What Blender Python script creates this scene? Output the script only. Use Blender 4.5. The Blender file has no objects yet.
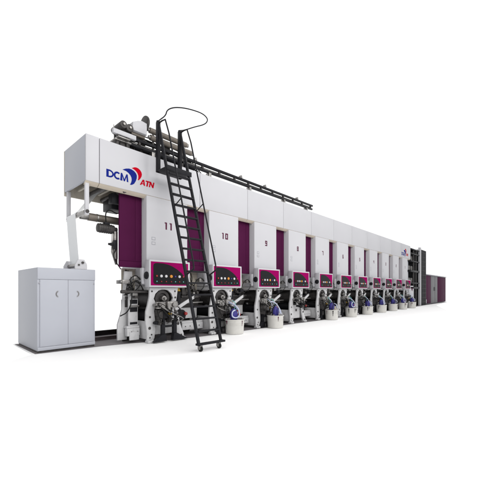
import bpy, bmesh, math, random
from mathutils import Vector, Matrix
random.seed(7)
R = math.radians
S = bpy.context.scene
COL = S.collection

# ------------------------------------------------------------------ camera, world, lamps, exposure
cam_d = bpy.data.cameras.new('camera')
cam = bpy.data.objects.new('camera', cam_d); COL.objects.link(cam)
F_PX = 316.0                                   # focal length for a 500 px wide frame
cam_d.sensor_width = 36.0
cam_d.lens = 36.0 * F_PX / 500.0
cam_d.shift_y = -(290.0 - 250.0) / -500.0      # eye level sits below the middle of the frame
cam_d.clip_start = 0.05; cam_d.clip_end = 600
YAW = math.atan((536 - 250.0) / F_PX)
cam.location = (0, -7.88, 1.44)
cam.rotation_euler = (R(90), 0, -(math.pi / 2 - YAW))
S.camera = cam

world = bpy.data.worlds.new('World'); S.world = world
world.use_nodes = True
wn = world.node_tree; wb = wn.nodes['Background']
wb.inputs[0].default_value = (1.0, 1.0, 1.0, 1)
# world light invented for contrast: bright white ahead of the camera, dimmed behind
w_tc = wn.nodes.new('ShaderNodeTexCoord'); w_dt = wn.nodes.new('ShaderNodeVectorMath'); w_dt.operation = 'DOT_PRODUCT'
w_dt.inputs[1].default_value = (math.cos(YAW), math.sin(YAW), 0)
w_mr = wn.nodes.new('ShaderNodeMapRange'); w_mr.interpolation_type = 'SMOOTHSTEP'
for i_, v_ in zip((1, 2, 3, 4), (-.25, .25, .58, 1.17)): w_mr.inputs[i_].default_value = v_
wn.links.new(w_tc.outputs['Generated'], w_dt.inputs[0]); wn.links.new(w_dt.outputs['Value'], w_mr.inputs[0])
wn.links.new(w_mr.outputs[0], wb.inputs[1])

def area(name, loc, target, sx, sy, power, col=(1, 1, 1)):
    d = bpy.data.lights.new(name, 'AREA'); d.shape = 'RECTANGLE'; d.size = sx; d.size_y = sy
    d.energy = power; d.color = col
    o = bpy.data.objects.new(name, d); COL.objects.link(o); o.location = loc
    o.rotation_euler = (Vector(target) - Vector(loc)).to_track_quat('-Z', 'Y').to_euler()
    return o
area('key_lamp', (5.5, -17.5, 12.5), (7, 0, 2), 24, 11, 2850, (1, .985, .97))
area('far_floor_fill', (36, -6, 32), (36, -5, 0), 12, 12, 2500)  # added fill above the frame, whitens the far floor

S.view_settings.view_transform = 'Standard'; S.view_settings.look = 'None'
S.view_settings.exposure = 0.0; S.view_settings.gamma = 1.0
S.render.engine = 'CYCLES'
S.cycles.max_bounces = 6; S.cycles.diffuse_bounces = 4

# ------------------------------------------------------------------ materials
def mat(name, col, rough=.5, metal=0.0, var=.05, scale=3.0, bump=0.0, bscale=60.0, grime=0.0, coat=0.0, spec=.5):
    m = bpy.data.materials.new(name); m.use_nodes = True
    nt = m.node_tree; b = nt.nodes['Principled BSDF']
    b.inputs['Metallic'].default_value = metal
    tc = nt.nodes.new('ShaderNodeTexCoord'); oi = nt.nodes.new('ShaderNodeObjectInfo')
    ad = nt.nodes.new('ShaderNodeVectorMath'); ad.operation = 'ADD'
    mu = nt.nodes.new('ShaderNodeMath'); mu.operation = 'MULTIPLY'; mu.inputs[1].default_value = 37.0
    nt.links.new(oi.outputs['Random'], mu.inputs[0])
    nt.links.new(tc.outputs['Object'], ad.inputs[0]); nt.links.new(mu.outputs[0], ad.inputs[1])
    n = nt.nodes.new('ShaderNodeTexNoise'); n.inputs['Scale'].default_value = scale
    n.inputs['Detail'].default_value = 5
    nt.links.new(ad.outputs[0], n.inputs['Vector'])
    cr = nt.nodes.new('ShaderNodeValToRGB')
    cr.color_ramp.elements[0].position = .3; cr.color_ramp.elements[1].position = .7
    cr.color_ramp.elements[0].color = tuple(c * (1 - var) for c in col) + (1,)
    cr.color_ramp.elements[1].color = tuple(min(1, c * (1 + var)) for c in col) + (1,)
    nt.links.new(n.outputs['Fac'], cr.inputs[0])
    out = cr.outputs[0]
    if grime:
        n2 = nt.nodes.new('ShaderNodeTexNoise'); n2.inputs['Scale'].default_value = 9; n2.inputs['Detail'].default_value = 8
        nt.links.new(ad.outputs[0], n2.inputs['Vector'])
        r2 = nt.nodes.new('ShaderNodeValToRGB')
        r2.color_ramp.elements[0].position = .52; r2.color_ramp.elements[0].color = (0, 0, 0, 1)
        r2.color_ramp.elements[1].position = .72; r2.color_ramp.elements[1].color = (grime, grime, grime, 1)
        nt.links.new(n2.outputs['Fac'], r2.inputs[0])
        mx = nt.nodes.new('ShaderNodeMixRGB'); mx.inputs[2].default_value = (.06, .05, .05, 1)
        nt.links.new(r2.outputs[0], mx.inputs[0]); nt.links.new(out, mx.inputs[1]); out = mx.outputs[0]
    nt.links.new(out, b.inputs['Base Color'])
    rr = nt.nodes.new('ShaderNodeMapRange')
    rr.inputs['To Min'].default_value = max(0, rough - .07); rr.inputs['To Max'].default_value = min(1, rough + .07)
    nt.links.new(n.outputs['Fac'], rr.inputs['Value']); nt.links.new(rr.outputs[0], b.inputs['Roughness'])
    b.inputs['Specular IOR Level'].default_value = spec
    if coat: b.inputs['Coat Weight'].default_value = coat
    if bump:
        nb = nt.nodes.new('ShaderNodeTexNoise'); nb.inputs['Scale'].default_value = bscale
        nt.links.new(ad.outputs[0], nb.inputs['Vector'])
        bp = nt.nodes.new('ShaderNodeBump'); bp.inputs['Strength'].default_value = bump; bp.inputs['Distance'].default_value = .004
        nt.links.new(nb.outputs['Fac'], bp.inputs['Height']); nt.links.new(bp.outputs[0], b.inputs['Normal'])
    return m

M = dict(
    white=mat('white_paint', (.515, .515, .54), .45, spec=.3, var=.015, scale=1.2, bump=.04, bscale=90),
    cast=mat('white_frame_paint', (.55, .55, .56), .45, var=.04, scale=3, grime=.16),
    grey=mat('shaded_white_paint', (.435, .45, .50), .45, spec=.3, var=.02, scale=1.5, bump=.05, bscale=120),
    cream=mat('cream_paint', (.50, .46, .39), .5, var=.06, scale=2.5, grime=.2),
    lip_bounce=mat('warm_bounce_tint', (.62, .55, .45), .5, var=.04),  # warm bounce light painted into the casing's lower lip
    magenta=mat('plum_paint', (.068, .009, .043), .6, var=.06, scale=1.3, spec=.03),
    panel=mat('magenta_plate', (.27, .004, .092), .55, var=.03, spec=0),
    dark=mat('charcoal_plate', (.012, .012, .014), .5, var=.1, spec=.1),
    black=mat('black_paint', (.016, .016, .019), .42, var=.15, scale=8, spec=.1),
    rubber=mat('black_rubber', (.012, .012, .012), .7, var=.2, spec=0.2),
    steel=mat('worn_steel', (.30, .29, .28), .35, metal=.85, var=.2, scale=7, grime=.4),
    iron=mat('dark_iron', (.06, .056, .055), .5, metal=.4, var=.35, scale=7, spec=0.3),
    brown=mat('brown_roll', (.15, .13, .11), .5, metal=.3, var=.2, scale=4),
    red=mat('red_plastic', (.30, .02, .02), .4), orange=mat('amber_plastic', (.62, .24, .02), .35),
    yellow=mat('yellow_paint', (.62, .38, .03), .45), teal=mat('teal_plastic', (.10, .38, .36), .4),
    button=mat('white_plastic', (.58, .58, .60), .35),
    blue=mat('blue_paint', (.045, .04, .23), .42, var=.15, scale=6, spec=0.3),
    hose=mat('pale_hose', (.48, .52, .66), .35), pail=mat('cream_plastic', (.60, .59, .56), .45, var=.04, grime=.07),
    ink=mat('number_maroon', (.085, .012, .04), .5, spec=0.2), lblue=mat('logo_blue', (.012, .022, .20), .6, spec=0),
    lred=mat('logo_red', (.46, .004, .016), .6, spec=0), label=mat('grey_sticker', (.34, .34, .37), .5),
    film=mat('white_film', (.70, .72, .74), .25, var=.02, scale=2),
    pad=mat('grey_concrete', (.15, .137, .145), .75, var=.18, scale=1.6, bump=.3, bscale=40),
    rail=mat('dark_rail', (.018, .015, .016), .5, var=.3, scale=5, spec=.1), rust=mat('brown_rail', (.07, .052, .055), .6, var=.3, scale=5),
    floor=mat('white_floor', (.965, .965, .965), .9, var=.005),
    door=mat('dull_grey_paint', (.20, .20, .21), .6, var=.08, spec=.1),
    mesh=mat('dark_grille', (.035, .037, .04), .55, var=.3, scale=12, spec=.1),
)
M['floor'].node_tree.nodes['Principled BSDF'].inputs['Specular IOR Level'].default_value = 0.0

# ------------------------------------------------------------------ mesh helpers
class MB:
    def __init__(s): s.bm = bmesh.new()
    def _merge(s, t):
        me = bpy.data.meshes.new('t'); t.to_mesh(me); t.free(); s.bm.from_mesh(me); bpy.data.meshes.remove(me); return s
    def box(s, x0, x1, y0, y1, z0, z1, bev=.006, rot=None, piv=None):
        t = bmesh.new(); bmesh.ops.create_cube(t, size=1)
        for v in t.verts:
            v.co = Vector(((x0 + x1) / 2 + v.co.x * (x1 - x0), (y0 + y1) / 2 + v.co.y * (y1 - y0), (z0 + z1) / 2 + v.co.z * (z1 - z0)))
        b = min(bev, .3 * min(abs(x1 - x0), abs(y1 - y0), abs(z1 - z0)))
        if b > 0: bmesh.ops.bevel(t, geom=t.edges[:], offset=b, segments=2, affect='EDGES', profile=.5)
        if rot:
            c = Vector(piv) if piv else Vector(((x0 + x1) / 2, (y0 + y1) / 2, (z0 + z1) / 2))
            bmesh.ops.rotate(t, cent=c, matrix=Matrix.Rotation(rot[1], 3, rot[0]), verts=t.verts)
        return s._merge(t)
    def cyl(s, p0, p1, r, r2=None, seg=20, bev=0):
        p0, p1 = Vector(p0), Vector(p1); d = p1 - p0
        t = bmesh.new(); bmesh.ops.create_cone(t, cap_ends=True, segments=seg, radius1=r, radius2=r if r2 is None else r2, depth=d.length)
        if bev:
            es = [e for e in t.edges if len(e.link_faces) == 2 and any(len(f.verts) > 4 for f in e.link_faces)]
            bmesh.ops.bevel(t, geom=es, offset=bev, segments=2, affect='EDGES', profile=.5)
        q = Vector((0, 0, 1)).rotation_difference(d.normalized()).to_matrix().to_4x4()
        bmesh.ops.transform(t, matrix=Matrix.Translation((p0 + p1) / 2) @ q, verts=t.verts)
        return s._merge(t)
    def ring(s, c, axis, ro, ri, w, seg=28):
        n = Vector(axis).normalized(); u = n.orthogonal().normalized(); v = n.cross(u); c = Vector(c)
        L = []
        for k in range(seg):
            a = 2 * math.pi * k / seg; d = u * math.cos(a) + v * math.sin(a)
            L.append([s.bm.verts.new(c + d * r + n * h) for r, h in ((ro, -w / 2), (ro, w / 2), (ri, w / 2), (ri, -w / 2))])
        for k in range(seg):
            A, B = L[k], L[(k + 1) % seg]
            for i in range(4):
                j = (i + 1) % 4
                s.bm.faces.new((A[i], B[i], B[j], A[j]))
        return s
    def tube(s, pts, r, seg=8, smooth=0):
        P = [Vector(p) for p in pts]
        for _ in range(smooth):
            Q = [P[0]]
            for a, b in zip(P, P[1:]): Q += [a * .75 + b * .25, a * .25 + b * .75]
            P = Q + [P[-1]]
        rings = []; u = None
        for i, p in enumerate(P):
            t = (P[min(i + 1, len(P) - 1)] - P[max(i - 1, 0)]).normalized()
            if u is None: u = t.orthogonal().normalized()
            u = (u - t * u.dot(t))
            u = u.normalized() if u.length > 1e-5 else t.orthogonal().normalized()
            v = t.cross(u)
            rings.append([s.bm.verts.new(p + (u * math.cos(2 * math.pi * k / seg) + v * math.sin(2 * math.pi * k / seg)) * r) for k in range(seg)])
        for A, B in zip(rings, rings[1:]):
            for k in range(seg): s.bm.faces.new((A[k], A[(k + 1) % seg], B[(k + 1) % seg], B[k]))
        s.bm.faces.new(list(reversed(rings[0]))); s.bm.faces.new(rings[-1])
        return s
    def prism(s, poly, plane, a, b, bev=0.0):
        """outline in 'xz', 'yz' or 'xy', extruded between a and b along the third axis"""
        f = {'xz': lambda p, w: (p[0], w, p[1]), 'yz': lambda p, w: (w, p[0], p[1]), 'xy': lambda p, w: (p[0], p[1], w)}[plane]
        t = bmesh.new()
        A = [t.verts.new(f(p, a)) for p in poly]; B = [t.verts.new(f(p, b)) for p in poly]
        n = len(poly)
        fa = t.faces.new(A); fb = t.faces.new(list(reversed(B)))
        for i in range(n): t.faces.new((A[i], B[i], B[(i + 1) % n], A[(i + 1) % n]))
        bmesh.ops.recalc_face_normals(t, faces=t.faces[:])
        if bev:
            es = [e for e in t.edges if fa in e.link_faces or fb in e.link_faces]
            bmesh.ops.bevel(t, geom=es, offset=bev, segments=2, affect='EDGES', profile=.5)
        bmesh.ops.triangulate(t, faces=[x for x in t.faces if len(x.verts) > 4])
        return s._merge(t)
    def lathe(s, prof, c=(0, 0, 0), seg=32):
        c = Vector(c); L = []
        for k in range(seg):
            a = 2 * math.pi * k / seg
            L.append([s.bm.verts.new(c + Vector((r * math.cos(a), r * math.sin(a), z))) for r, z in prof])
        for k in range(seg):
            A, B = L[k], L[(k + 1) % seg]
            for i in range(len(prof) - 1): s.bm.faces.new((A[i], B[i], B[i + 1], A[i + 1]))
        return s
    def ball(s, c, r, sc=(1, 1, 1)):
        t = bmesh.new(); bmesh.ops.create_icosphere(t, subdivisions=2, radius=r)
        for v in t.verts: v.co = Vector((v.co.x * sc[0], v.co.y * sc[1], v.co.z * sc[2])) + Vector(c)
        return s._merge(t)
    def build(s, name, m, parent=None, loc=(0, 0, 0), label=None):
        me = bpy.data.meshes.new(name); 
        bmesh.ops.remove_doubles(s.bm, verts=s.bm.verts, dist=1e-5)
        bmesh.ops.recalc_face_normals(s.bm, faces=s.bm.faces[:])
        s.bm.to_mesh(me); s.bm.free()
        for p in me.polygons: p.use_smooth = True
        me.set_sharp_from_angle(angle=R(32))
        me.materials.append(M[m])
        o = bpy.data.objects.new(name, me); COL.objects.link(o); o.location = loc
        if parent: o.parent = parent
        if label: o['label'] = label
        return o

def tag(o, label=None, cat=None, group=None, kind=None):
    for k, v in (('label', label), ('category', cat), ('group', group), ('kind', kind)):
        if v: o[k] = v
    return o
def thing(name, label, cat, loc=(0, 0, 0), group=None):
    o = bpy.data.objects.new(name, None); o.empty_display_size = .2; COL.objects.link(o); o.location = loc
    return tag(o, label, cat, group)
KIDS = {}
def kids(o): return [c for c in bpy.data.objects if c.parent == o]
def copy_tree(o, parent=None, skip=()):
    c = o.copy(); COL.objects.link(c); c.parent = parent
    for ch in kids(o):
        if ch.name.split('.')[0] not in skip: copy_tree(ch, c, skip)
    return c
# ------------------------------------------------------------------ the setting
def sheet(name, poly, z, m):
    b = MB(); b.bm.faces.new([b.bm.verts.new((x, y, z)) for x, y in poly]); o = b.build(name, m); return tag(o, kind='structure')
sheet('floor', [(-14, -32), (12, -32), (18, -8), (26, -3.2), (34, -.9), (44.9, .08), (44.9, 3.0), (3.0, 3.0), (3.0, 2.45), (1.98, 2.45), (1.95, .45), (-1.0, -2.2), (-14, -9)], 0, 'floor')
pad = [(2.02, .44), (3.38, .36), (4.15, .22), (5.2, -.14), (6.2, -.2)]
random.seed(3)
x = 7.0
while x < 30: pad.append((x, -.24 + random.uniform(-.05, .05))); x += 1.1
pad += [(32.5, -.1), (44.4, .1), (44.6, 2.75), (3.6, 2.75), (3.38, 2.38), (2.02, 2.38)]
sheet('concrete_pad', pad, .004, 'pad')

# ------------------------------------------------------------------ overhead casing
X0, X1, ZB, ZT, DEP = 2.93, 28.95, 4.04, 5.15, 1.45
beam = thing('overhead_casing', 'long white overhead casing running above all the numbered printing units, with logos at both ends', 'machine casing', (X0, 0, ZB))
def L(x): return x - X0
seams = [X0, 3.246] + [6.35 + 2.228 * k for k in range(10)] + [X1]
for i in range(len(seams) - 1):
    a, b = L(seams[i]) + (.006 if i else 0), L(seams[i + 1]) - .006
    MB().box(a, b, 0, .05, 0, ZT - ZB, .012).build('front_cover', 'white', beam)
    MB().prism([(.004, -.002), (.05, -.002), (.15, -.075), (.11, -.075)], 'yz', a, b, .004).build('bounce_tinted_lip', 'lip_bounce', beam)  # lower lip, its beige standing in for light bounced from below
MB().box(0, .05, .053, DEP - .003, 0, ZT - ZB, .012).build('end_cover', 'grey', beam)  # white casing; the left-facing end's shade is put into this grey
MB().box(0, L(X1), DEP, DEP + .05, -.09, ZT - ZB, .01).build('back_cover', 'cream', beam)
MB().box(.052, L(X1) - .052, .053, DEP - .003, ZT - ZB - .05, ZT - ZB - .004, .004).build('top_cover', 'white', beam)
MB().box(L(X1) - .05, L(X1), .053, DEP - .003, 0, ZT - ZB, .01).build('end_cover', 'white', beam)
MB().box(.20, L(X1) - .06, .16, DEP - .1, .34, .37, .004).build('inner_tray', 'cream', beam)
for (px, pz, r) in ((.62, .05, .07), (.98, -.01, .06)):
    MB().cyl((px, .06, pz), (px, DEP - .02, pz), r, seg=24).build('idler_roller', 'iron', beam)
for px in (.3, .82, 1.22):
    MB().box(px - .03, px + .03, .2, 1.3, .06, .12, .004).build('cross_bar', 'cream', beam)
MB().box(.80, 1.16, .40, .62, -.30, -.03, .02).box(.9, 1.3, .64, 1.2, -.4, -.1, .02).build('drive_housing', 'black', beam)
# hanging brackets with the deflection roller
for y in (.06, 1.27):
    b = MB().box(.01, .10, y, y + .07, -.80, -.003, .008)
    br = b.build('roller_bracket', 'white', beam)
    MB().cyl((.055, y - .025, -.72), (.055, y + .095, -.72), .042, seg=20).build('bearing', 'iron', br)
MB().cyl((.055, .135, -.72), (.055, 1.265, -.72), .058, seg=28).build('deflection_roller', 'steel', beam)

def letters(parent, word, m, x, z, h, lean):
    """bold capitals cut from flat strokes, one mesh per letter"""
    t = .30
    def arc(cx, cz, ro, ri, sx, a0, a1, n=18):
        A = [(cx + sx * ro * math.cos(R(a0 + (a1 - a0) * i / n)), cz + ro * math.sin(R(a0 + (a1 - a0) * i / n))) for i in range(n + 1)]
        B = [(cx + (sx * ro - (ro - ri)) * math.cos(R(a0 + (a1 - a0) * i / n)), cz + ri * math.sin(R(a0 + (a1 - a0) * i / n))) for i in range(n + 1)]
        return A + B[::-1]
    G = {'D': (.98, [[(0, 0), (t, 0), (t, 1), (0, 1)], [(t, 1), (.36, 1)] + arc(.36, .5, .5, .30, 1.2, 90, -90)[:19] + [(.36, 0), (t, 0), (t, .20), (.36, .20)] + arc(.36, .5, .5, .30, 1.2, 90, -90)[19:] + [(.36, .80), (t, .80)]]),
         'C': (.92, [arc(.50, .5, .51, .28, .96, 48, 312, 26)]),
         'M': (1.15, [[(0, 0), (t, 0), (.27, .62), (.27, 1), (.09, 1)], [(1.12, 0), (.90, 0), (.85, .62), (.85, 1), (1.03, 1)], [(.271, 1), (.271, .62), (.48, 0), (.64, 0), (.849, .62), (.849, 1), (.56, .27)]]),
         'A': (.98, [[(0, 0), (.26, 0), (.48, .68), (.48, 1), (.34, 1)], [(.98, 0), (.71, 0), (.481, .68), (.481, 1), (.64, 1)], [(.30, .20), (.66, .20), (.60, .36), (.36, .36)]]),
         'T': (.80, [[(0, .78), (.8, .78), (.8, 1), (0, 1)], [(.26, 0), (.54, 0), (.54, .779), (.26, .779)]]),
         'N': (.88, [[(0, 0), (.25, 0), (.25, 1), (0, 1)], [(.65, 0), (.90, 0), (.90, 1), (.65, 1)], [(.251, 1), (.251, .58), (.649, 0), (.649, .42)]])}
    for ch in word:
        w, polys = G[ch]; b = MB()
        for i, p in enumerate(polys):
            q = []
            for a_, c_ in p:
                pt = (x + (a_ + lean * c_) * h, z + c_ * h)
                if not q or abs(pt[0] - q[-1][0]) + abs(pt[1] - q[-1][1]) > 1e-5: q.append(pt)
            b.prism(q, 'xz', -.003 - .0004 * i, .002)
        b.build('letter', m, parent)
        x += (w - .05) * h
def emblem(parent, x, z, k):
    """small swept double-bladed mark with the two words"""
    blue = [(.42, .236), (.514, .287), (.60, .312), (.67, .308), (.734, .285), (.79, .24), (.815, .186), (.812, .11), (.785, .03), (.74, -.05), (.68, -.095), (.623, -.105), (.655, -.04), (.672, .03), (.665, .09), (.635, .145), (.585, .19), (.52, .222)]
    red = [(.672, .345), (.747, .388), (.80, .398), (.85, .392), (.905, .362), (.945, .315), (.963, .262), (.953, .20), (.92, .135), (.87, .072), (.842, .075), (.858, .13), (.858, .19), (.835, .25), (.79, .297), (.74, .325)]
    y = -.003
    MB().prism([(x + a * k, z + b * k) for a, b in blue], 'xz', y, .002).build('emblem', 'lblue', parent, label='blue swept blade of the emblem')
    MB().prism([(x + a * k, z + b * k) for a, b in red], 'xz', y, .002).build('emblem', 'lred', parent, label='red swept blade of the emblem')
    letters(parent, 'DCM', 'lblue', x + .01 * k, z - .052 * k, .195 * k, 0.0)
    letters(parent, 'ATN', 'lred', x + .90 * k, z - .035 * k, .158 * k, .2)
emblem(beam, L(3.4), 4.3 - ZB, 1.0)
emblem(beam, L(26.55), 4.28 - ZB, 1.3)

# ------------------------------------------------------------------ web film and its guide on the cabinet
def sheet_strip(pts, y0, y1, th=.004):
    b = MB(); P = [Vector((p[0], 0, p[1])) for p in pts]
    top = []
    for p in P: top.append((b.bm.verts.new((p.x, y0, p.z)), b.bm.verts.new((p.x, y1, p.z))))
    for A, B in zip(top, top[1:]): b.bm.faces.new((A[0], A[1], B[1], B[0]))
    bmesh.ops.solidify(b.bm, geom=b.bm.faces[:], thickness=th)
    return b
pts = [(3.00, 2.06), (2.995, 2.2), (2.955, 2.7), (2.92, 3.24)]
for k in range(9):
    a = R(185 - k * 14); pts.append((2.985 + .066 * math.cos(a), 3.32 + .066 * math.sin(a)))
pts += [(3.2, 3.58), (3.52, 4.05), (3.55, 4.09)]
tag(sheet_strip(pts, .62, 1.24).build('film_web', 'film'), 'white plastic film running up from the grey cabinet over the hanging roller', 'film')
gs = thing('film_guide', 'small white roller guide for the film standing on the grey cabinet', 'roller guide', (3.0, .92, 1.961))
for y in (-.42, .38):
    MB().prism([(-.13, 0), (.15, 0), (.15, .12), (.08, .24), (-.06, .24), (-.13, .1)], 'xz', y, y + .05, .006).build('side_plate', 'white', gs)
MB().cyl((0, -.365, .10), (0, .375, .10), .05).build('roller', 'steel', gs)
MB().cyl((.04, -.45, .16), (.04, -.422, .16), .03).cyl((-.05, -.45, .1), (-.05, -.422, .1), .022).build('bolt', 'iron', gs)

# ------------------------------------------------------------------ grey control cabinet
cb = thing('control_cabinet', 'tall pale grey two-door control cabinet at the left end of the press', 'cabinet', (2.08, .51, .004))
W, D, H = 1.27, 1.76, 1.955
MB().box(0, W, .02, D, .04, H, .008).build('body', 'grey', cb)
MB().box(.012, W - .012, .03, D - .02, 0, .038, 0).build('plinth', 'iron', cb)
MB().box(.002, W - .002, -.004, .0185, H - .27, H - .004, .005).build('top_panel', 'grey', cb)
for x0, x1, hx, sgn in ((.05, W / 2 - .002, .41, 1), (W / 2 + .002, W - .05, .84, -1)):
    d = MB().box(x0, x1, -.004, .0185, .13, H - .276, .005).build('door', 'grey', cb)
    b = MB()
    for r_ in (.07, .05): b.tube([(hx + sgn * (r_ * .7 * math.cos(R(a)) + .01), -.008, 1.34 + r_ * math.sin(R(a))) for a in range(90, 271, 15)], .006, 6)
    b.build('handle', 'steel', d)
MB().box(.004, W - .004, -.002, .0185, .042, .124, .004).build('kick_panel', 'grey', cb)
b = MB()
for x0 in (.02, W - .05): b.box(x0, x0 + .03, -.008, -.001, H - .37, H - .345, .002)
b.build('hinge', 'label', cb)

# ------------------------------------------------------------------ printing units
PITCH, XF = 2.228, 4.50
def digit(b, ch, x, z, w, h, t):
    y0, y1 = -.004, .002
    def r(a, c, d, e): b.box(x + a, x + c, y0, y1, z + d, z + e, 0)
    m = (h - t) / 2
    top = (0, w, h - t, h); bot = (0, w, 0, t); mid = (0, w, m, m + t)
    if ch == '1':
        r(w / 2 - t * .55, w / 2 + t * .55, 0, h); r(w / 2 - t * 1.15, w / 2 - t * .552, h - t * .8, h)
        return
    segs = {'0': 'abcdef', '2': 'abged', '3': 'abgcd', '4': 'fgbc', '5': 'afgcd', '6': 'afgedc', '7': 'abc', '8': 'abcdefg', '9': 'abcdfg'}[ch]
    if 'a' in segs: r(*top)
    if 'd' in segs: r(*bot)
    has_g = 'g' in segs
    if has_g: r(*mid)
    up = (m + t + .0005, h - t - .0005) ; lo = (t + .0005, m - .0005)
    if 'a' not in segs: up = (up[0], h)
    if 'd' not in segs: lo = (0, lo[1])
    if not has_g: up = (m, up[1]); lo = (lo[0], m)
    for s_, xx, rng in (('f', 0, up), ('b', w - t, up), ('e', 0, lo), ('c', w - t, lo)):
        if s_ in segs: r(xx, xx + t, *rng)
    if not has_g and 'f' not in segs: pass

def unit(bl=-.86, ml=-.86, bd=1.1):
    u = thing('printing_unit', '', 'printing unit', (0, 0, 0), 'numbered printing units of the press')
    # upper cabinet
    c = MB().box(0, 1.36, 0, 1.42, 1.56, 4.03, .014)
    cab = c.build('upper_cabinet', 'white', u)
    MB().box(.15, .27, -.003, .002, 2.82, 2.91, .001).box(.15, .27, -.003, .002, 2.69, 2.78, .001).build('sticker', 'label', cab)
    MB().box(.17, .25, -.0045, -.0031, 2.84, 2.89, 0).box(.17, .25, -.0045, -.0031, 2.71, 2.76, 0).build('sticker_face', 'white', cab)
    # plum recess panel at the left
    p = MB().box(ml, -.003, .26, .31, 2.05, 4.02, .008).build('recess_panel', 'magenta', u)
    MB().box(ml + .004, -.20, .25, .259, 2.22, 4.0, .004).box(-.19, -.007, .25, .259, 2.22, 4.0, .004).box(ml + .004, -.007, .25, .259, 2.055, 2.21, .004).build('recess_door', 'magenta', p)
    # control box
    bx = MB().box(-.06, 1.27, -.25, -.004, 1.51, 2.255, .016).build('control_box', 'white', u)
    MB().box(-.02, 1.20, -.256, -.2505, 1.56, 2.205, .002).build('control_plate', 'panel', bx)
    def P(a, b): return (-.02 + 1.22 * a, 2.205 - .645 * b)
    sw = [P(.06, .16), P(.075, .10), P(.11, .065), P(.17, .055), P(.32, .06), P(.45, .10), P(.56, .17), P(.68, .28), P(.80, .43), P(.90, .62), P(.945, .78), P(.95, .9), P(.93, .95), P(.12, .95), P(.08, .93), P(.06, .86)]
    MB().prism(sw, 'xz', -.262, -.2565).build('dark_fascia', 'dark', bx)
    def btn(a, b, r, m):
        x, z = P(a, b)
        MB().cyl((x, -.2625, z), (x, -.285, z), r, r * .9, 16, .004).build('button', m, bx)
    for a, r, m in ((.14, .028, 'red'), (.255, .041, 'button'), (.38, .041, 'button'), (.515, .046, 'orange'), (.625, .026, 'blue'), (.74, .041, 'button'), (.85, .026, 'red')):
        btn(a, .60, r, m)
    for a, m in ((.14, 'teal'), (.255, 'red'), (.38, 'red'), (.515, 'red'), (.625, 'teal'), (.74, 'red'), (.85, 'teal')):
        btn(a, .83, .018, m)
    # selector dial and lamp on the box's left cheek
    MB().cyl((-.061, -.12, 1.83), (-.10, -.12, 1.83), .105, .095, 28, .006).build('dial', 'black', bx)
    MB().ring((-.066, .06, 1.83), (1, 0, 0), .055, .034, .02).build('dial_ring', 'button', bx)
    MB().box(-.12, -.004, .02, .14, 1.60, 2.04, .01).build('junction_box', 'white', u)
    # front frame: an arch of cast plate with flared feet
    out = [(.03, 1.50), (.02, 1.25), (-.03, 1.02), (-.08, .86), (-.09, .55), (-.05, .30), (-.05, .04), (.12, .03), (.17, .12), (.20, .34), (.19, .62), (.16, .86), (.20, 1.02), (.19, 1.12), (.15, 1.20), (.20, 1.33), (.30, 1.42), (.45, 1.455), (.60, 1.43), (.71, 1.34), (.77, 1.20), (.72, 1.12), (.73, 1.02), (.80, .86), (.82, .62), (.84, .40), (.90, .2), (.98, .03), (1.15, .03), (1.14, .16), (1.06, .34), (.99, .52), (.97, .72), (.90, .86), (.86, 1.03), (.90, 1.25), (.94, 1.50)]
    fr = MB().prism(out, 'xz', -.12, -.05, .008).build('front_frame', 'cast', u)
    for x, z, r in ((.09, 1.40, .026), (.83, 1.40, .026), (.03, .70, .03), (.02, .40, .04), (.08, .22, .022), (.90, .58, .022), (.94, .46, .045), (.93, .80, .02), (.03, .14, .02), (1.05, .12, .03), (.84, 1.22, .03)):
        MB().cyl((x, -.1205, z), (x, -.128, z), r, seg=14).build('bolt_hole', 'iron', fr)
    for x in (.04, 1.06): MB().box(x - .10, x + .10, -.19, -.02, .004, .07, .015).cyl((x + .02, -.20, .05), (x + .02, -.15, .05), .045, seg=14).build('foot', 'cast', fr)
    # second frame plate at the back and the cheeks joining them
    MB().prism([(x, z) for x, z in out], 'xz', 1.15, 1.22, .006).build('rear_frame', 'cast', u)
    MB().box(.02, .93, -.04, 1.14, 1.44, 1.55, .008).build('bridge_plate', 'cast', u)
    MB().box(0 if bl > -.5 else -.865, 1.355, 1.26, 1.30, .03, 1.54, .004).build('back_cover', 'iron', u)
    MB().box(-.012, .018, -.045, .60, .09, .58, .006).build('side_cheek', 'cast', u)
    MB().box(.22, .79, -.03, -.012, .20, .58, .006).build('inner_panel', 'cast', u)
    # print cylinder behind the arch
    MB().cyl((.45, -.02, 1.16), (.45, 1.14, 1.16), .24, seg=30, bev=.01).build('print_cylinder', 'iron', u)
    MB().ring((.45, -.055, 1.20), (0, 1, 0), .225, .15, .03).build('cylinder_collar', 'iron', u)
    b = MB().cyl((.45, -.02, 1.20), (.45, -.17, 1.20), .075, seg=20, bev=.008).cyl((.45, -.16, 1.20), (.45, -.24, 1.20), .035)
    b.build('cylinder_hub', 'steel', u)
    MB().cyl((.45, 0, .66), (.45, 1.14, .66), .20, seg=26).build('ink_roller', 'black', u)
    MB().cyl((.30, 0, .42), (.30, 1.14, .42), .11).build('ink_roller', 'black', u)
    MB().cyl((.62, 0, .40), (.62, 1.14, .40), .13).build('ink_roller', 'black', u)
    # doctor blade holder
    b = MB().box(.10, .82, -.30, -.13, 1.00, 1.06, .012).box(.18, .40, -.33, -.13, .92, 1.10, .03).box(.52, .80, -.32, -.13, .94, 1.12, .03)
    b.cyl((.14, -.24, 1.08), (.80, -.24, 1.08), .035).cyl((.30, -.36, 1.00), (.30, -.14, 1.00), .06).cyl((.66, -.38, 1.02), (.66, -.14, 1.02), .07, bev=.01)
    b.box(.42, .52, -.38, -.2, .88, 1.12, .02)
    b.build('doctor_blade_holder', 'steel', u)
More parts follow.
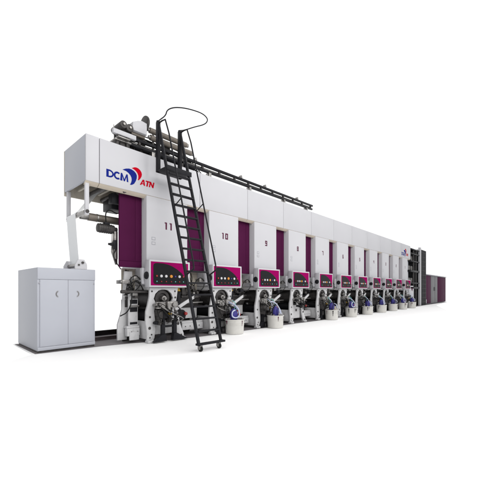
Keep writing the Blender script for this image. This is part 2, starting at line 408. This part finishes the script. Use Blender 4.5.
    b = MB().box(.20, .42, -.28, -.06, .62, .90, .02).cyl((.28, -.34, .76), (.28, -.06, .76), .10, bev=.01).cyl((.26, -.30, .58), (.26, -.1, .58), .07)
    b.box(.56, .76, -.25, -.06, .52, .92, .02).cyl((.72, -.31, .82), (.72, -.1, .82), .055).box(.38, .62, -.2, -.08, .86, .94, .01)
    b.build('gear_block', 'iron', u)
    MB().cyl((.53, -.28, .77), (.53, -.35, .77), .045, .035, 16, .006).build('knob', 'yellow', u)
    MB().box(.62, .67, -.31, -.255, .60, .95, .006).build('scale_bar', 'button', u)
    for k in range(7): MB().cyl((.18 + .1 * k, -.33 + .03 * (k % 2), .96 - .03 * (k % 3)), (.18 + .1 * k, -.40 + .04 * (k % 2), .96 - .03 * (k % 3)), .014 + .006 * (k % 2), seg=10).build('bolt', 'steel', u)
    # hoses inside the bay
    MB().tube([(.2, -.2, .95), (.12, -.36, .8), (.2, -.38, .6), (.35, -.3, .5)], .014, 6, 2).build('hose', 'rubber', u)
    b = MB().tube([(.78, -.2, 1.0), (.86, -.38, .9), (.8, -.4, .7), (.62, -.3, .55)], .014, 6, 2); b.build('hose', 'rubber', u)
    b = MB().tube([(.3, -.2, 1.05), (.4, -.42, .95), (.5, -.44, .8), (.46, -.3, .6)], .012, 6, 2).build('hose', 'rubber', u)
    # lever arm out over the gap at the right, lifting motor and valve
    b = MB().prism([(.80, .90), (.86, .82), (.96, .82), (1.60, 1.16), (1.68, 1.22), (1.62, 1.26), (1.50, 1.21), (.98, .95), (.88, .98)], 'xz', -.01, .04, .008)
    b.cyl((.88, -.04, .90), (.88, .05, .90), .08, bev=.008)
    la = b.build('lever_arm', 'cast', u)
    MB().cyl((.88, -.07, .90), (.88, -.041, .90), .035, seg=12).build('pivot_pin', 'iron', la)
    MB().cyl((1.63, -.03, 1.22), (1.63, .07, 1.22), .03, seg=12).build('pivot_pin', 'iron', la)
    MB().cyl((1.06, .10, .78), (1.06, .10, 1.40), .10, seg=22, bev=.012).cyl((1.06, .10, .7), (1.06, .10, .78), .06).build('lift_motor', 'black', u)
    MB().cyl((1.06, .10, 1.401), (1.06, .10, 1.50), .10, .06, 20, .015).build('motor_cap', 'yellow', u)
    MB().cyl((1.16, -.02, .70), (1.16, .2, .70), .15, seg=22, bev=.02).box(.98, 1.3, .0, .2, .55, .62, .02).build('drive_motor', 'black', u)
    MB().cyl((1.24, -.06, .73), (1.24, -.12, .73), .055, .045, 16, .008).cyl((1.24, -.025, .73), (1.24, -.06, .73), .02, seg=10).build('valve_knob', 'red', u)
    # the bay at the left, back to the next unit: cream panel, dark trays, pale beams
    MB().box(bl, -.004, .62, .66, 1.34, 2.04, .006).build('bay_panel', 'cream', u)
    MB().box(bl, -.10, .30, .44, 1.19, 1.26, .012).cyl((bl, .45, 1.33), (-.10, .45, 1.33), .045, seg=16).box(bl + .06, bl + .24, .36, .60, 1.27, 1.50, .02).box(-.34, -.16, .40, .6, 1.27, 1.44, .02).build('bay_crossbar', 'iron', u)
    MB().prism([(.34, 1.17), (bd, 1.17), (bd, .88), (.48, .88)], 'yz', bl, -.10, .008).build('ink_tray', 'iron', u)
    MB().box(bl, -.10, .52, .58, .52, .87, .006).build('bay_apron', 'cast', u)
    MB().box(bl - .04, -.08, .22, .36, .19, .40, .012).build('tie_beam', 'cast', u)
    MB().box(bl - .04, -.08, .24, .52, .401, .46, .008).build('ledge', 'cast', u)
    MB().box(bl, -.10, .8 * bd + .02, .8 * bd + .08, .02, .86, .006).build('bay_back', 'iron', u)
    for k in range(4):
        x = bl + .08 + .18 * k
        if x < -.12: MB().cyl((x, .2195, .30), (x, .205, .30), .016, seg=10).build('bolt', 'iron', u)
    MB().tube([(bl + .16, .58, 1.98), (bl + .16, .46, 1.75), (bl + .2, .40, 1.52), (-.42, .38, 1.66), (-.26, .40, 1.5), (-.2, .5, 1.36)], .014, 6, 2).build('cable', 'rubber', u)
    MB().tube([(-.12, .1, 1.72), (-.26, .12, 1.86), (-.40, .22, 1.70), (-.44, .3, 1.4)], .012, 6, 2).build('cable', 'rubber', u)
    MB().tube([(-.12, .1, 1.66), (-.2, .04, 1.5), (-.36, .14, 1.36), (-.5, .3, 1.3)], .012, 6, 2).build('cable', 'rubber', u)
    MB().tube([(-.3, .58, 2.0), (-.3, .5, 1.8), (-.36, .5, 1.5), (-.3, .42, 1.35)], .016, 6, 2).build('cable', 'rubber', u)
    MB().box(-.30, -.121, .12, .34, 1.70, 1.80, .01).build('cable_clamp', 'steel', u)
    # black ink stand
    b = MB()
    for x in (.34, .72): b.box(x - .055, x + .055, -.30, -.22, .06, .74, .008)
    for x, sg in ((.34, -1), (.72, 1)):
        b.prism([(x - .06, .22), (x + .06, .22), (x + .09 if sg < 0 else x + .42, .03), (x - .30 if sg < 0 else x - .09, .03)], 'xz', -.33, -.20, .006)
    b.box(.30, .76, -.28, -.24, .40, .46, .006).box(.30, .76, -.34, -.18, .72, .76, .01)
    b.build('ink_stand', 'black', u)
    return u

HOW = {11: 'nearest the viewer behind the black ladder', 10: 'just right of the black ladder', 9: 'second in the row right of the ladder',
       8: 'its open arch empty, no bucket before it', 7: 'with a beige can in the bucket before it', 6: 'sixth counted from the far end', 5: 'fifth counted from the far end',
       4: 'fourth counted from the far end', 3: 'third counted from the far end', 2: 'next to last in the row', 1: 'last of the row beside the rack'}
proto, proto10 = unit(-.40, -.64, .66), unit()
roots = []
for k in range(11):
    n = 11 - k
    if k == 0: u = proto
    elif k == 1: u = proto10
    else: u = copy_tree(proto10, None, ('ink_stand', 'gear_block', 'scale_bar', 'knob', 'hose') if n == 8 else ())
    roots.append(u)
for k, u in enumerate(roots):
    n = 11 - k
    if n != 11:
        for ch in kids(u):
            if ch.name.startswith('ink_stand'): ch.location.y = .15     # stands behind the bucket
    u.location = (XF + PITCH * k, 0, .004)
    u['label'] = 'white printing unit marked %d, %s' % (n, HOW[n])
    b = MB(); s = str(n); w, h, t = .128, .205, .043
    tot = len(s) * w + (len(s) - 1) * .035
    for i, ch in enumerate(s): digit(b, ch, .70 - tot / 2 + i * (w + .035), 3.17, w, h, t)
    b.build('number', 'ink', u)
MB().box(.21, .80, -.035, -.031, .24, .78, .001).build('front_panel', 'cast', roots[3])
MB().box(.46, .56, -.05, -.0355, .50, .60, .006).build('catch', 'iron', roots[3])
# every unit is plumbed a little differently
random.seed(21)
for k, u in enumerate(roots):
    for q in range(4):
        x0, x1 = random.uniform(.1, .5), random.uniform(.5, .95)
        z0, z1 = random.uniform(.9, 1.1), random.uniform(.45, .85)
        yy = random.uniform(-.46, -.36)
        MB().tube([(x0, -.2, z0), (x0 + random.uniform(-.12, .05), yy, z0 + random.uniform(-.1, .12)), ((x0 + x1) / 2, yy - .03, random.uniform(.6, 1.05)), (x1 + random.uniform(-.05, .12), yy, z1 + .1), (x1 - .1, -.15, z1)], random.choice((.011, .014, .018)), 6, 2).build('hose', random.choice(('rubber', 'rubber', 'hose', 'steel')), u)
    for q in range(2):
        x0 = random.uniform(-.36 if k == 0 else -.8, -.2)
        MB().tube([(x0, .6, 1.95), (x0 + random.uniform(-.1, .1), .45, 1.7), (x0 + random.uniform(-.15, .2), .3, random.uniform(1.4, 1.6)), (x0 + random.uniform(0, .15), .42, 1.25)], .013, 6, 2).build('cable', 'rubber', u)
    for q in range(7):
        x0, z0, y0 = random.uniform(.12, .78), random.uniform(.5, 1.08), random.uniform(-.38, -.24)
        a_, m_ = random.uniform(.025, .06), random.choice(('steel', 'iron', 'black', 'iron'))
        if q % 2: MB().cyl((x0, y0, z0), (x0, y0 + .12, z0), a_, seg=14, bev=.006).cyl((x0, y0 - .02, z0), (x0, y0, z0), a_ * .5, seg=10).build('fitting', m_, u)
        else: MB().box(x0 - a_, x0 + a_ * 1.3, y0, y0 + .1, z0 - a_ * .8, z0 + a_, .008).build('fitting', m_, u)
    for q in range(5 if k else 3):
        x0, z0, y0 = random.uniform(-.34 if k == 0 else -.78, -.2), random.uniform(1.22, 1.52), random.uniform(.08, .28)
        a_, m_ = random.uniform(.03, .07), random.choice(('steel', 'iron', 'black'))
        if q % 2: MB().cyl((x0, y0, z0), (x0, y0 + .2, z0), a_, seg=14, bev=.006).build('fitting', m_, u)
        else: MB().box(x0 - a_, x0 + a_ * 1.4, y0, y0 + .2, z0 - a_ * .8, z0 + a_, .008).build('fitting', m_, u)
    MB().cyl((-.36 if k == 0 else -.84, .2, 1.0 + .04 * (k % 3)), (-.12, .2, 1.0 + .04 * (k % 3)), .025, seg=12).build('pipe', 'steel', u)
    x0 = random.uniform(.2, .6)
    MB().box(x0, x0 + random.uniform(.1, .2), -.36, -.26, .66, random.uniform(.78, .9), .015).build('valve_block', random.choice(('iron', 'steel', 'black')), u)
# the row closes with one more plum panel at the far end
e = MB().box(0, .6, .26, .31, 0, 1.97, .008)
tag(e.build('end_panel', 'magenta', None, (XF + PITCH * 10 + 1.365, 0, 2.05)), 'narrow plum panel closing the far end of the row past unit 1', 'panel')

# ------------------------------------------------------------------ ink buckets and their pumps
def bucket():
    r = thing('ink_bucket', '', 'bucket', (0, 0, 0), 'ink buckets before the units')
    MB().lathe([(0, 0), (.265, 0), (.28, .012), (.300, .44), (.313, .446), (.315, .475), (.305, .48), (.292, .474), (.272, .03), (0, .026)], seg=36).build('pail', 'pail', r)
    b = MB().ring((0, 0, .36), (0, 0, 1), .304, .29, .018, 36).ring((0, 0, .30), (0, 0, 1), .301, .29, .012, 36)
    b.build('rib', 'pail', r)
    for a0, wd, ln in ((20, 9, .22), (34, 5, .10), (150, 7, .30), (163, 12, .12), (265, 6, .18), (320, 10, .26)):
        b = MB(); g = []
        for i in range(9):
            z = .438 - ln * i / 8; hw = wd * (1 - .75 * i / 8) * (1 + .25 * math.sin(i * 2.1))
            rr = .265 + .035 * z / .44 + .0145
            g.append([b.bm.verts.new((rr * math.cos(R(a0 + hw * t)), rr * math.sin(R(a0 + hw * t)), z)) for t in (-.5, -.17, .17, .5)])
        for A, B in zip(g, g[1:]):
            for i in range(3): b.bm.faces.new((A[i], A[i + 1], B[i + 1], B[i]))
        bmesh.ops.solidify(b.bm, geom=b.bm.faces[:], thickness=.002)
        b.build('ink_drip', 'ink' if a0 % 2 else 'iron', r)
    MB().lathe([(0, .33), (.287, .33)], seg=28).build('ink_surface', 'ink', r)
    return r
def pump():
    r = thing('ink_pump', '', 'pump', (0, 0, 0), 'ink pumps in the buckets')
    MB().cyl((0, 0, .42), (0, 0, .76), .125, .115, 24, .03).cyl((0, 0, .76), (0, 0, .82), .085, .06, 20, .015).box(-.09, .09, -.135, -.09, .5, .7, .02).build('motor', 'blue', r)
    MB().cyl((0, 0, .03), (0, 0, .42), .03).box(-.30, .30, -.03, .03, .485, .515, .005).cyl((.02, 0, .3), (.02, 0, .42), .08).build('stem', 'steel', r)
    b = MB().tube([(.0, -.12, .78), (-.14, -.2, .74), (-.16, -.22, .58), (-.02, -.24, .52), (.13, -.2, .60), (.14, -.1, .80), (.05, .02, .96), (-.1, .15, 1.0)], .022, 8, 2)
    b.build('hose', 'hose', r)
    MB().tube([(-.06, .02, .80), (-.16, -.08, .92), (-.26, -.02, .86), (-.25, .05, .62), (-.18, .06, .46)], .016, 6, 2).build('cable', 'rubber', r)
    MB().tube([(.03, .03, .80), (.12, .05, .98), (.02, .14, 1.1), (-.12, .22, 1.02)], .013, 6, 2).tube([(.05, .06, .76), (.22, .0, .84), (.20, .10, .58)], .012, 6, 2).build('air_line', 'teal', r)
    MB().cyl((.17, .02, .62), (.25, -.02, .62), .045, seg=14, bev=.006).build('valve_knob', 'red', r)
    return r
b0, p0 = bucket(), pump()
first = True
WH = {10: 'nearest, just right of the black ladder', 9: 'second of the row from the ladder', 7: 'first right of the bucketless unit', 6: 'sixth counted from the far end', 5: 'fifth counted from the far end', 4: 'fourth counted from the far end', 3: 'third counted from the far end', 2: 'next to last in the row', 1: 'last in the row'}
for n in (10, 9, 7, 6, 5, 4, 3, 2, 1):
    k = 11 - n
    bk = b0 if first else copy_tree(b0); pm = p0 if first else copy_tree(p0); first = False
    x = XF + PITCH * k + .64 + (0, .03, -.02)[n % 3]
    bk.location = (x, -.50, .006); bk.scale = (1.05, 1.05, 1.0); bk.rotation_euler.z = R(37 * n)
    bk['label'] = 'cream ink bucket on the floor, %s' % WH[n]
    pm.location = (x - .05 + .03 * (n % 2), -.50, .006); pm.rotation_euler.z = R((0, 25, -20, 50)[n % 4])
    pm['label'] = 'blue ink pump with looped hose in a bucket, %s' % WH[n]
# beige can beside the pump of unit 7
can = thing('ink_can', 'beige round can sitting in the bucket before unit 7', 'can', (XF + PITCH * 4 + .80, -.60, .335))
MB().lathe([(0, 0), (.12, 0), (.13, .01), (.135, .30), (.125, .31), (.118, .29), (0, .28)], seg=28).build('body', 'cream', can)
MB().ring((0, 0, .2), (0, 0, 1), .138, .128, .012).build('rib', 'cream', can)

# ------------------------------------------------------------------ ladder
ld = thing('rolling_ladder', 'tall black steel ladder on two castors leaning up to the overhead casing', 'ladder', (5.01, -2.05, 0))
XLL, XLR = -.35, .35
def sp(z): return 1.72 * (z - .17) / 5.78        # y of the stile at height z
for xx in (XLL, XLR):
    st = MB(); st.tube([(xx, sp(.15), .15), (xx, sp(5.95), 5.95)], .042, 10).build('stile', 'black', ld)
    MB().box(xx - .045, xx + .045, 1.68, 1.78, 4.62, 5.97, .008).build('post', 'black', ld)
    MB().cyl((xx, 1.73, 5.96), (xx, 1.73, 6.0), .05, seg=14, bev=.008).build('post_cap', 'black', ld)
    o = .37
    hr = [(xx, 1.72, 5.93), (xx, 1.54, 5.94), (xx, 1.39, 5.92), (xx, sp(5.5) - o, 5.5)] + [(xx, sp(z) - o, z) for z in (4.6, 3.7, 2.8, 2.1)] + [(xx, sp(1.95) - o + .02, 1.95), (xx, sp(1.8), 1.8)]
    MB().tube(hr, .02, 8, 0).build('handrail', 'black', ld)
    MB().tube([(xx, sp(3.55), 3.55), (xx, sp(3.72) - o, 3.72)], .013, 8).build('rail_strut', 'black', ld)
for k in range(15):
    z = .46 + .288 * k
    MB().box(XLL + .02, XLR - .02, sp(z) - .06, sp(z) + .05, z - .02, z + .02, .006).build('rung', 'black', ld)
MB().box(XLL - .04, XLR + .06, sp(4.68) - .06, 1.79, 4.62, 4.66, .008).box(XLL - .04, XLR + .06, sp(4.68) - .085, sp(4.68) - .061, 4.57, 4.70, .006).build('platform', 'black', ld)
MB().box(XLL - .06, XLR + .10, -.06, .05, .145, .195, .008).build('base_bar', 'black', ld)
for xx in (-.31, .27):
    f = MB().box(xx - .034, xx - .028, -.05, .05, .05, .145, .002).box(xx + .028, xx + .034, -.05, .05, .05, .145, .002).box(xx - .034, xx + .034, -.05, .05, .125, .144, .002)
    cs = f.build('castor', 'steel', ld)
    MB().cyl((xx - .026, -.02, .066), (xx + .026, -.02, .066), .066, seg=26, bev=.01).build('wheel', 'rubber', cs)
    MB().cyl((xx - .037, -.02, .066), (xx + .037, -.02, .066), .02, seg=12).build('axle', 'steel', cs)
lp = [(4.66, 6.0), (4.72, 6.06), (4.93, 6.28), (4.99, 6.47), (5.22, 6.65), (5.56, 6.79), (5.92, 6.88), (6.3, 6.93), (6.5, 6.85), (6.45, 6.70), (6.28, 6.55), (5.92, 6.34), (5.54, 6.09), (5.36, 6.0)]
MB().tube([(x - 5.01, 1.72 + .14 * math.sin(math.pi * i / 13), z) for i, (x, z) in enumerate(lp)], .017, 8, 2).build('safety_loop', 'black', ld)

# ------------------------------------------------------------------ what stands on top of the casing
tr = thing('overhead_track', 'dark double rail track with cross bars mounted along the top of the casing', 'rail track', (3.9, .2, ZT))
for (y, z) in ((0, .38), (.02, .22)):
    MB().box(0, 9.55, y - .04, y + .04, z - .038, z + .038, .006).build('rail', 'black', tr)
for k in range(13):
    x = .5 + .74 * k
    MB().box(x - .03, x + .03, -.028, .05, .259, .341, .004).build('cross_bar', 'iron', tr)
MB().box(.3, 2.5, .14, .26, .14, .36, .008).build('beam', 'black', tr)
MB().box(.1, 9.4, .06, .085, .27, .33, .004).build('inner_bar', 'steel', tr)
for x in (.9, 3.0, 5.0, 7.2, 9.0):
    MB().box(x - .05, x + .05, -.06, .12, 0, .186, .006).box(x - .18, x + .18, -.12, .16, .002, .03, .004).build('foot', 'steel', tr)
for x in (2.4, 4.5, 5.9, 8.2):
    MB().box(x - .04, x + .06, -.05, .05, .413, .47, .008).cyl((x, -.06, .48), (x, .06, .48), .03, seg=12).build('trolley', 'steel', tr)
bl = thing('blower', 'white blower with dark round fan guard on top of the casing beside the ladder top', 'blower', (4.39, .25, ZT))
MB().prism([(-.24, .58), (-.22, .80), (-.08, .88), (.03, .92), (.19, .90), (.19, .58)], 'xz', -.14, .30, .02).build('housing', 'white', bl)
MB().cyl((.195, .05, .96), (.26, .05, .96), .23, seg=30, bev=.02).build('fan_guard', 'iron', bl)
MB().cyl((.262, .05, .96), (.30, .05, .96), .07, seg=18).build('hub', 'steel', bl)
MB().box(-.22, .18, -.05, .22, .50, .578, .01).build('base', 'brown', bl)
b = MB()
for x in (-.17, .12): b.box(x - .03, x + .03, .05, .12, 0, .498, .005)
b.build('leg', 'iron', bl)
mb = thing('mounting_bar', 'pale grey bar on low feet overhanging the near end of the casing top', 'mounting bar', (3.62, .12, ZT))
MB().box(0, .62, -.05, .05, .30, .42, .01).build('bar', 'white', mb)
MB().box(.06, .5, -.02, .5, .16, .20, .008).box(.10, .42, -.12, .4, .201, .23, .006).build('bracket', 'steel', mb)
b = MB()
for x in (.14, .40): b.box(x - .03, x + .03, .0, .08, 0, .158, .004).box(x - .035, x + .035, -.04, .04, .231, .298, .004)
b.build('foot', 'iron', mb)
MB().cyl((.03, 0, .42), (.03, 0, .52), .012, seg=8).build('pin', 'steel', mb)
gr = thing('top_roller', 'dark roller pair resting above the pale mounting bar', 'roller', (3.95, .12, ZT))
MB().cyl((-.06, -.06, .60), (-.06, .5, .60), .095, seg=24, bev=.01).cyl((.12, -.04, .58), (.12, .5, .58), .10, seg=24, bev=.01).build('roller', 'iron', gr)
MB().cyl((-.06, -.10, .60), (-.06, -.061, .60), .03, seg=14).cyl((.12, -.08, .58), (.12, -.041, .58), .03, seg=14).build('shaft', 'steel', gr)
for y in (.06, .4): MB().box(-.10, .16, y, y + .04, 0, .56, .006).build('support', 'iron', gr)
for i, (z, y, x1, lab) in enumerate(((.82, .24, 6.0, 'upper brown roll lying along the casing top behind the ladder'), (.60, .20, 6.15, 'lower brown roll lying along the casing top behind the ladder'))):
    t = thing('brown_roll', lab, 'roll', (4.72, y, ZT), 'brown rolls on the casing top')
    MB().cyl((0, 0, z), (x1 - 4.72, 0, z), .078, seg=26, bev=.012).build('roll', 'brown', t)
    MB().cyl((x1 - 4.72, 0, z), (x1 - 4.66, 0, z), .06, seg=18).cyl((-.05, 0, z), (0, 0, z), .045, seg=18).build('end_shaft', 'steel', t)
    b = MB()
    for x in (.12 + .1 * i, 1.0 + .1 * i): b.box(x - .025, x + .025, -.02, .02, 0, z - .08, .004)
    b.build('stand', 'iron', t)

cbun = thing('cable_bundle', 'loose dark cables and junction boxes between the blower and the ladder top', 'cables', (4.2, .34, ZT))
random.seed(5)
for q in range(5):
    z = .42 + .05 * q
    MB().tube([(-.1 + .05 * q, -.05, .1), (.05, 0, z), (.6, .05 * (q % 2), z + random.uniform(-.08, .05)), (1.2, 0, z + random.uniform(-.06, .08)), (1.9, .03, z - .05), (2.1 + .1 * q, .02, .15)], random.choice((.016, .022, .028)), 7, 2).build('cable', random.choice(('rubber', 'iron')), cbun)
for x, w in ((.28, .16), (1.02, .22), (1.75, .14)):
    MB().box(x, x + w, -.06, .06, .36, .36 + w, .012).build('junction_box', random.choice(('iron', 'black')), cbun)
    MB().box(x + w / 2 - .02, x + w / 2 + .02, -.02, .02, 0, .359, .004).build('stand', 'iron', cbun)

# ------------------------------------------------------------------ pipe, motor and fittings at the near end
U11 = proto
def off(p): return tuple(a - b for a, b in zip(p, (XF, 0, .004)))
pp = (3.12, .72, 3.34)
MB().cyl((.12, 0, 0), (1.38, 0, 0), .10, seg=26, bev=.008).build('roller_shaft', 'brown', U11, off(pp))
MB().cyl((-.06, 0, 0), (.119, 0, 0), .092, seg=26, bev=.006).cyl((.34, 0, 0), (.37, 0, 0), .106, seg=26).build('end_sleeve', 'steel', U11, off(pp))
MB().cyl((-.14, 0, 0), (-.061, 0, 0), .05, seg=18).build('journal', 'brown', U11, off(pp))
mo = (3.40, .5, 3.05)
MB().cyl((0, 0, 0), (.42, 0, 0), .115, seg=26, bev=.015).cyl((.42, 0, 0), (.50, 0, 0), .07).build('side_motor', 'iron', U11, off(mo))
b = MB()
for k in range(6): b.ring((.07 + .055 * k, 0, 0), (1, 0, 0), .125, .110, .014, 26)
b.build('cooling_rib', 'iron', U11, off(mo))
MB().box(.16, .30, -.06, .06, .10, .165, .01).build('terminal_box', 'black', U11, off(mo))
MB().tube([(.22, 0, .16), (.20, 0, .42), (.30, -.02, .52), (.5, 0, .44), (.62, 0, .5), (.6, -.02, .75), (.52, 0, .9)], .016, 8, 2).build('cable', 'rubber', U11, off(mo))
fb = (3.83, .40, 2.1)
MB().box(-.03, .06, 0, .06, .16, .9, .01).prism([(-.06, .85), (.08, .85), (.08, .02), (.03, .02), (-.08, .35)], 'xz', .061, .11, .006).build('side_bracket', 'steel', U11, off(fb))
MB().box(-.16, .04, -.04, -.002, .50, .58, .012).box(-.08, .02, -.05, -.002, .42, .66, .01).cyl((-.2, -.02, .54), (-.16, -.02, .54), .03, seg=12).build('clamp', 'black', U11, off(fb))
MB().tube([(.0, -.02, .42), (-.08, -.02, .25), (.02, -.02, .05), (.14, .0, -.1)], .014, 8, 2).build('cable', 'rubber', U11, off(fb))
b = MB().box(-.38, -.11, .20, .24, .08, .30, .006).box(-.38, -.11, .27, .32, .46, 1.34, .006)
b.build('bay_cheek', 'cast', U11)
for z0, z1 in ((1.06, 1.17), (.84, .96), (.50, .56)):
    MB().box(-.34, -.13, .258, .2695, z0, z1, .003).build('slot', 'black', U11)
# fittings of the open left bay of unit 11: pale cheek with shelves, arm and wires
ck = (3.80, .34, .004)
MB().prism([(.30, 1.95), (.52, 1.95), (.52, 1.1), (.40, .62), (.36, .08), (.10, .08), (.10, .50), (.22, .9)], 'xz', .10, .16, .008).build('side_frame', 'cast', U11, off(ck))
MB().box(.06, .26, -.26, .1, 1.60, 1.70, .012).cyl((.02, -.2, 1.65), (.06, -.2, 1.65), .05, seg=16).build('sensor_arm', 'steel', U11, off(ck))
MB().box(.10, .80, -.34, -.27, 1.36, 1.42, .008).cyl((.0, -.3, 1.39), (.10, -.3, 1.39), .045, seg=14).build('roller_arm', 'iron', U11, off(ck))
b = MB()
for i in range(3): b.tube([(.2 + .05 * i, -.28, 1.42), (.24 + .05 * i, -.3, 1.62), (.40 + .03 * i, -.3, 1.68 + .02 * i), (.58, -.28, 1.55), (.62 + .02 * i, -.27, 1.43)], .011, 6, 2)
b.tube([(.3, -.3, 1.36), (.27, -.34, 1.1), (.18, -.3, .85), (.08, -.1, .75)], .016, 6, 2)
b.build('cable', 'rubber', U11, off(ck))

# ------------------------------------------------------------------ floor rails at the near end
rl = thing('floor_rail', 'black steel floor rail running from behind the cabinet to unit 11', 'rail', (2.75, 2.35, .006), 'floor rails')
MB().box(0, 4.2, -.05, .05, .11, .15, .004).box(0, 4.2, -.02, .02, .02, .108, .002).box(0, 4.2, -.08, .08, 0, .019, .004).build('beam', 'rail', rl)
rl = thing('floor_rail', 'brown steel floor rail nearest the viewer, from behind the cabinet to unit 11', 'rail', (3.36, 1.38, .006), 'floor rails')
MB().box(0, 2.0, -.05, .05, .07, .10, .004).box(0, 2.0, -.02, .02, .02, .068, .002).box(0, 2.0, -.07, .07, 0, .019, .004).build('beam', 'rust', rl)

# ------------------------------------------------------------------ far end: rack tower, console and plum cabinets
cs = thing('far_console', 'small white console with a dark plum mark at the far end of the row', 'console', (28.75, .05, .004))
MB().prism([(0, 0), (1.35, 0), (1.35, 1.62), (1.2, 1.8), (.1, 1.8), (0, 1.68)], 'xz', 0, .8, .02).build('body', 'white', cs)
MB().prism([(.58, 1.40), (.80, 1.62), (1.02, 1.62), (1.02, 1.34), (.90, 1.34), (.90, 1.50), (.70, 1.40)], 'xz', -.006, .004).build('mark', 'magenta', cs)
MB().box(.2, 1.15, -.006, .004, .12, 1.15, .003).build('hatch', 'grey', cs)
tw = thing('rack_tower', 'tall dark grey open rack tower with white posts beyond the casing end', 'tower', (30.2, 0, .004))
HT = 5.2
MB().box(1.75, 2.05, -.02, .16, 0, HT + .15, .01).build('post', 'white', tw)
MB().box(-1.0, -.8, .3, .5, 0, HT - .3, .01).build('post', 'grey', tw)
MB().box(2.06, 4.0, .02, 2.2, 0, HT, .02).build('grille', 'mesh', tw)
b = MB()
for k in range(9): b.box(2.16 + .2 * k, 2.20 + .2 * k, .004, .024, .05, HT - .05, .004)
for k in range(12): b.box(2.07, 3.95, .008, .03, .3 + .42 * k, .33 + .42 * k, .002)
b.build('slat', 'black', tw)
for z in (1.55, 2.0, 3.0, 3.9, 4.55, 4.95):
    MB().box(-1.0, 1.74, .05, 1.6, z, z + (.16 if z in (1.55, 3.0) else .09), .008).build('shelf', 'black', tw)
MB().box(-.9, 1.7, 1.62, 1.7, 0, HT - .1, .01).build('back_panel', 'label', tw)
for x in (-.3, .4, 1.0):
    for z in (2.0, 3.08, 4.0): MB().box(x, x + .35, .4, 1.2, z + .1, z + .52, .02).build('drive_box', 'steel', tw)
for x in (.1, .85): MB().box(x, x + .1, .1, .2, 0, HT - .15, .01).build('post', 'iron', tw, label='thin dark inner post of the rack')

fc = thing('far_cabinet', 'low plum cabinet with grey double doors at the far right end', 'cabinet', (34.2, .2, .004))
MB().box(0, 9.9, .03, 2.4, .04, 2.92, .02).build('body', 'grey', fc)
MB().box(-.05, 9.95, -.06, 2.45, 2.925, 3.02, .01).build('roof', 'label', fc)
MB().box(.02, 2.65, 0, .028, .08, 2.90, .006).build('side_panel', 'magenta', fc)
for x0 in (2.7, 4.17):
    d = MB().box(x0, x0 + 1.42, 0, .028, .08, 2.90, .006).build('door', 'door', fc)
    MB().box(x0 + (1.2 if x0 < 3 else .1), x0 + (1.32 if x0 < 3 else .22), -.03, -.001, 1.35, 1.75, .006).build('handle', 'black', d)
MB().box(5.64, 9.88, 0, .028, .08, 2.90, .006).build('side_panel', 'magenta', fc)
MB().box(.3, .9, -.02, -.001, .12, .5, .01).build('vent', 'label', fc)
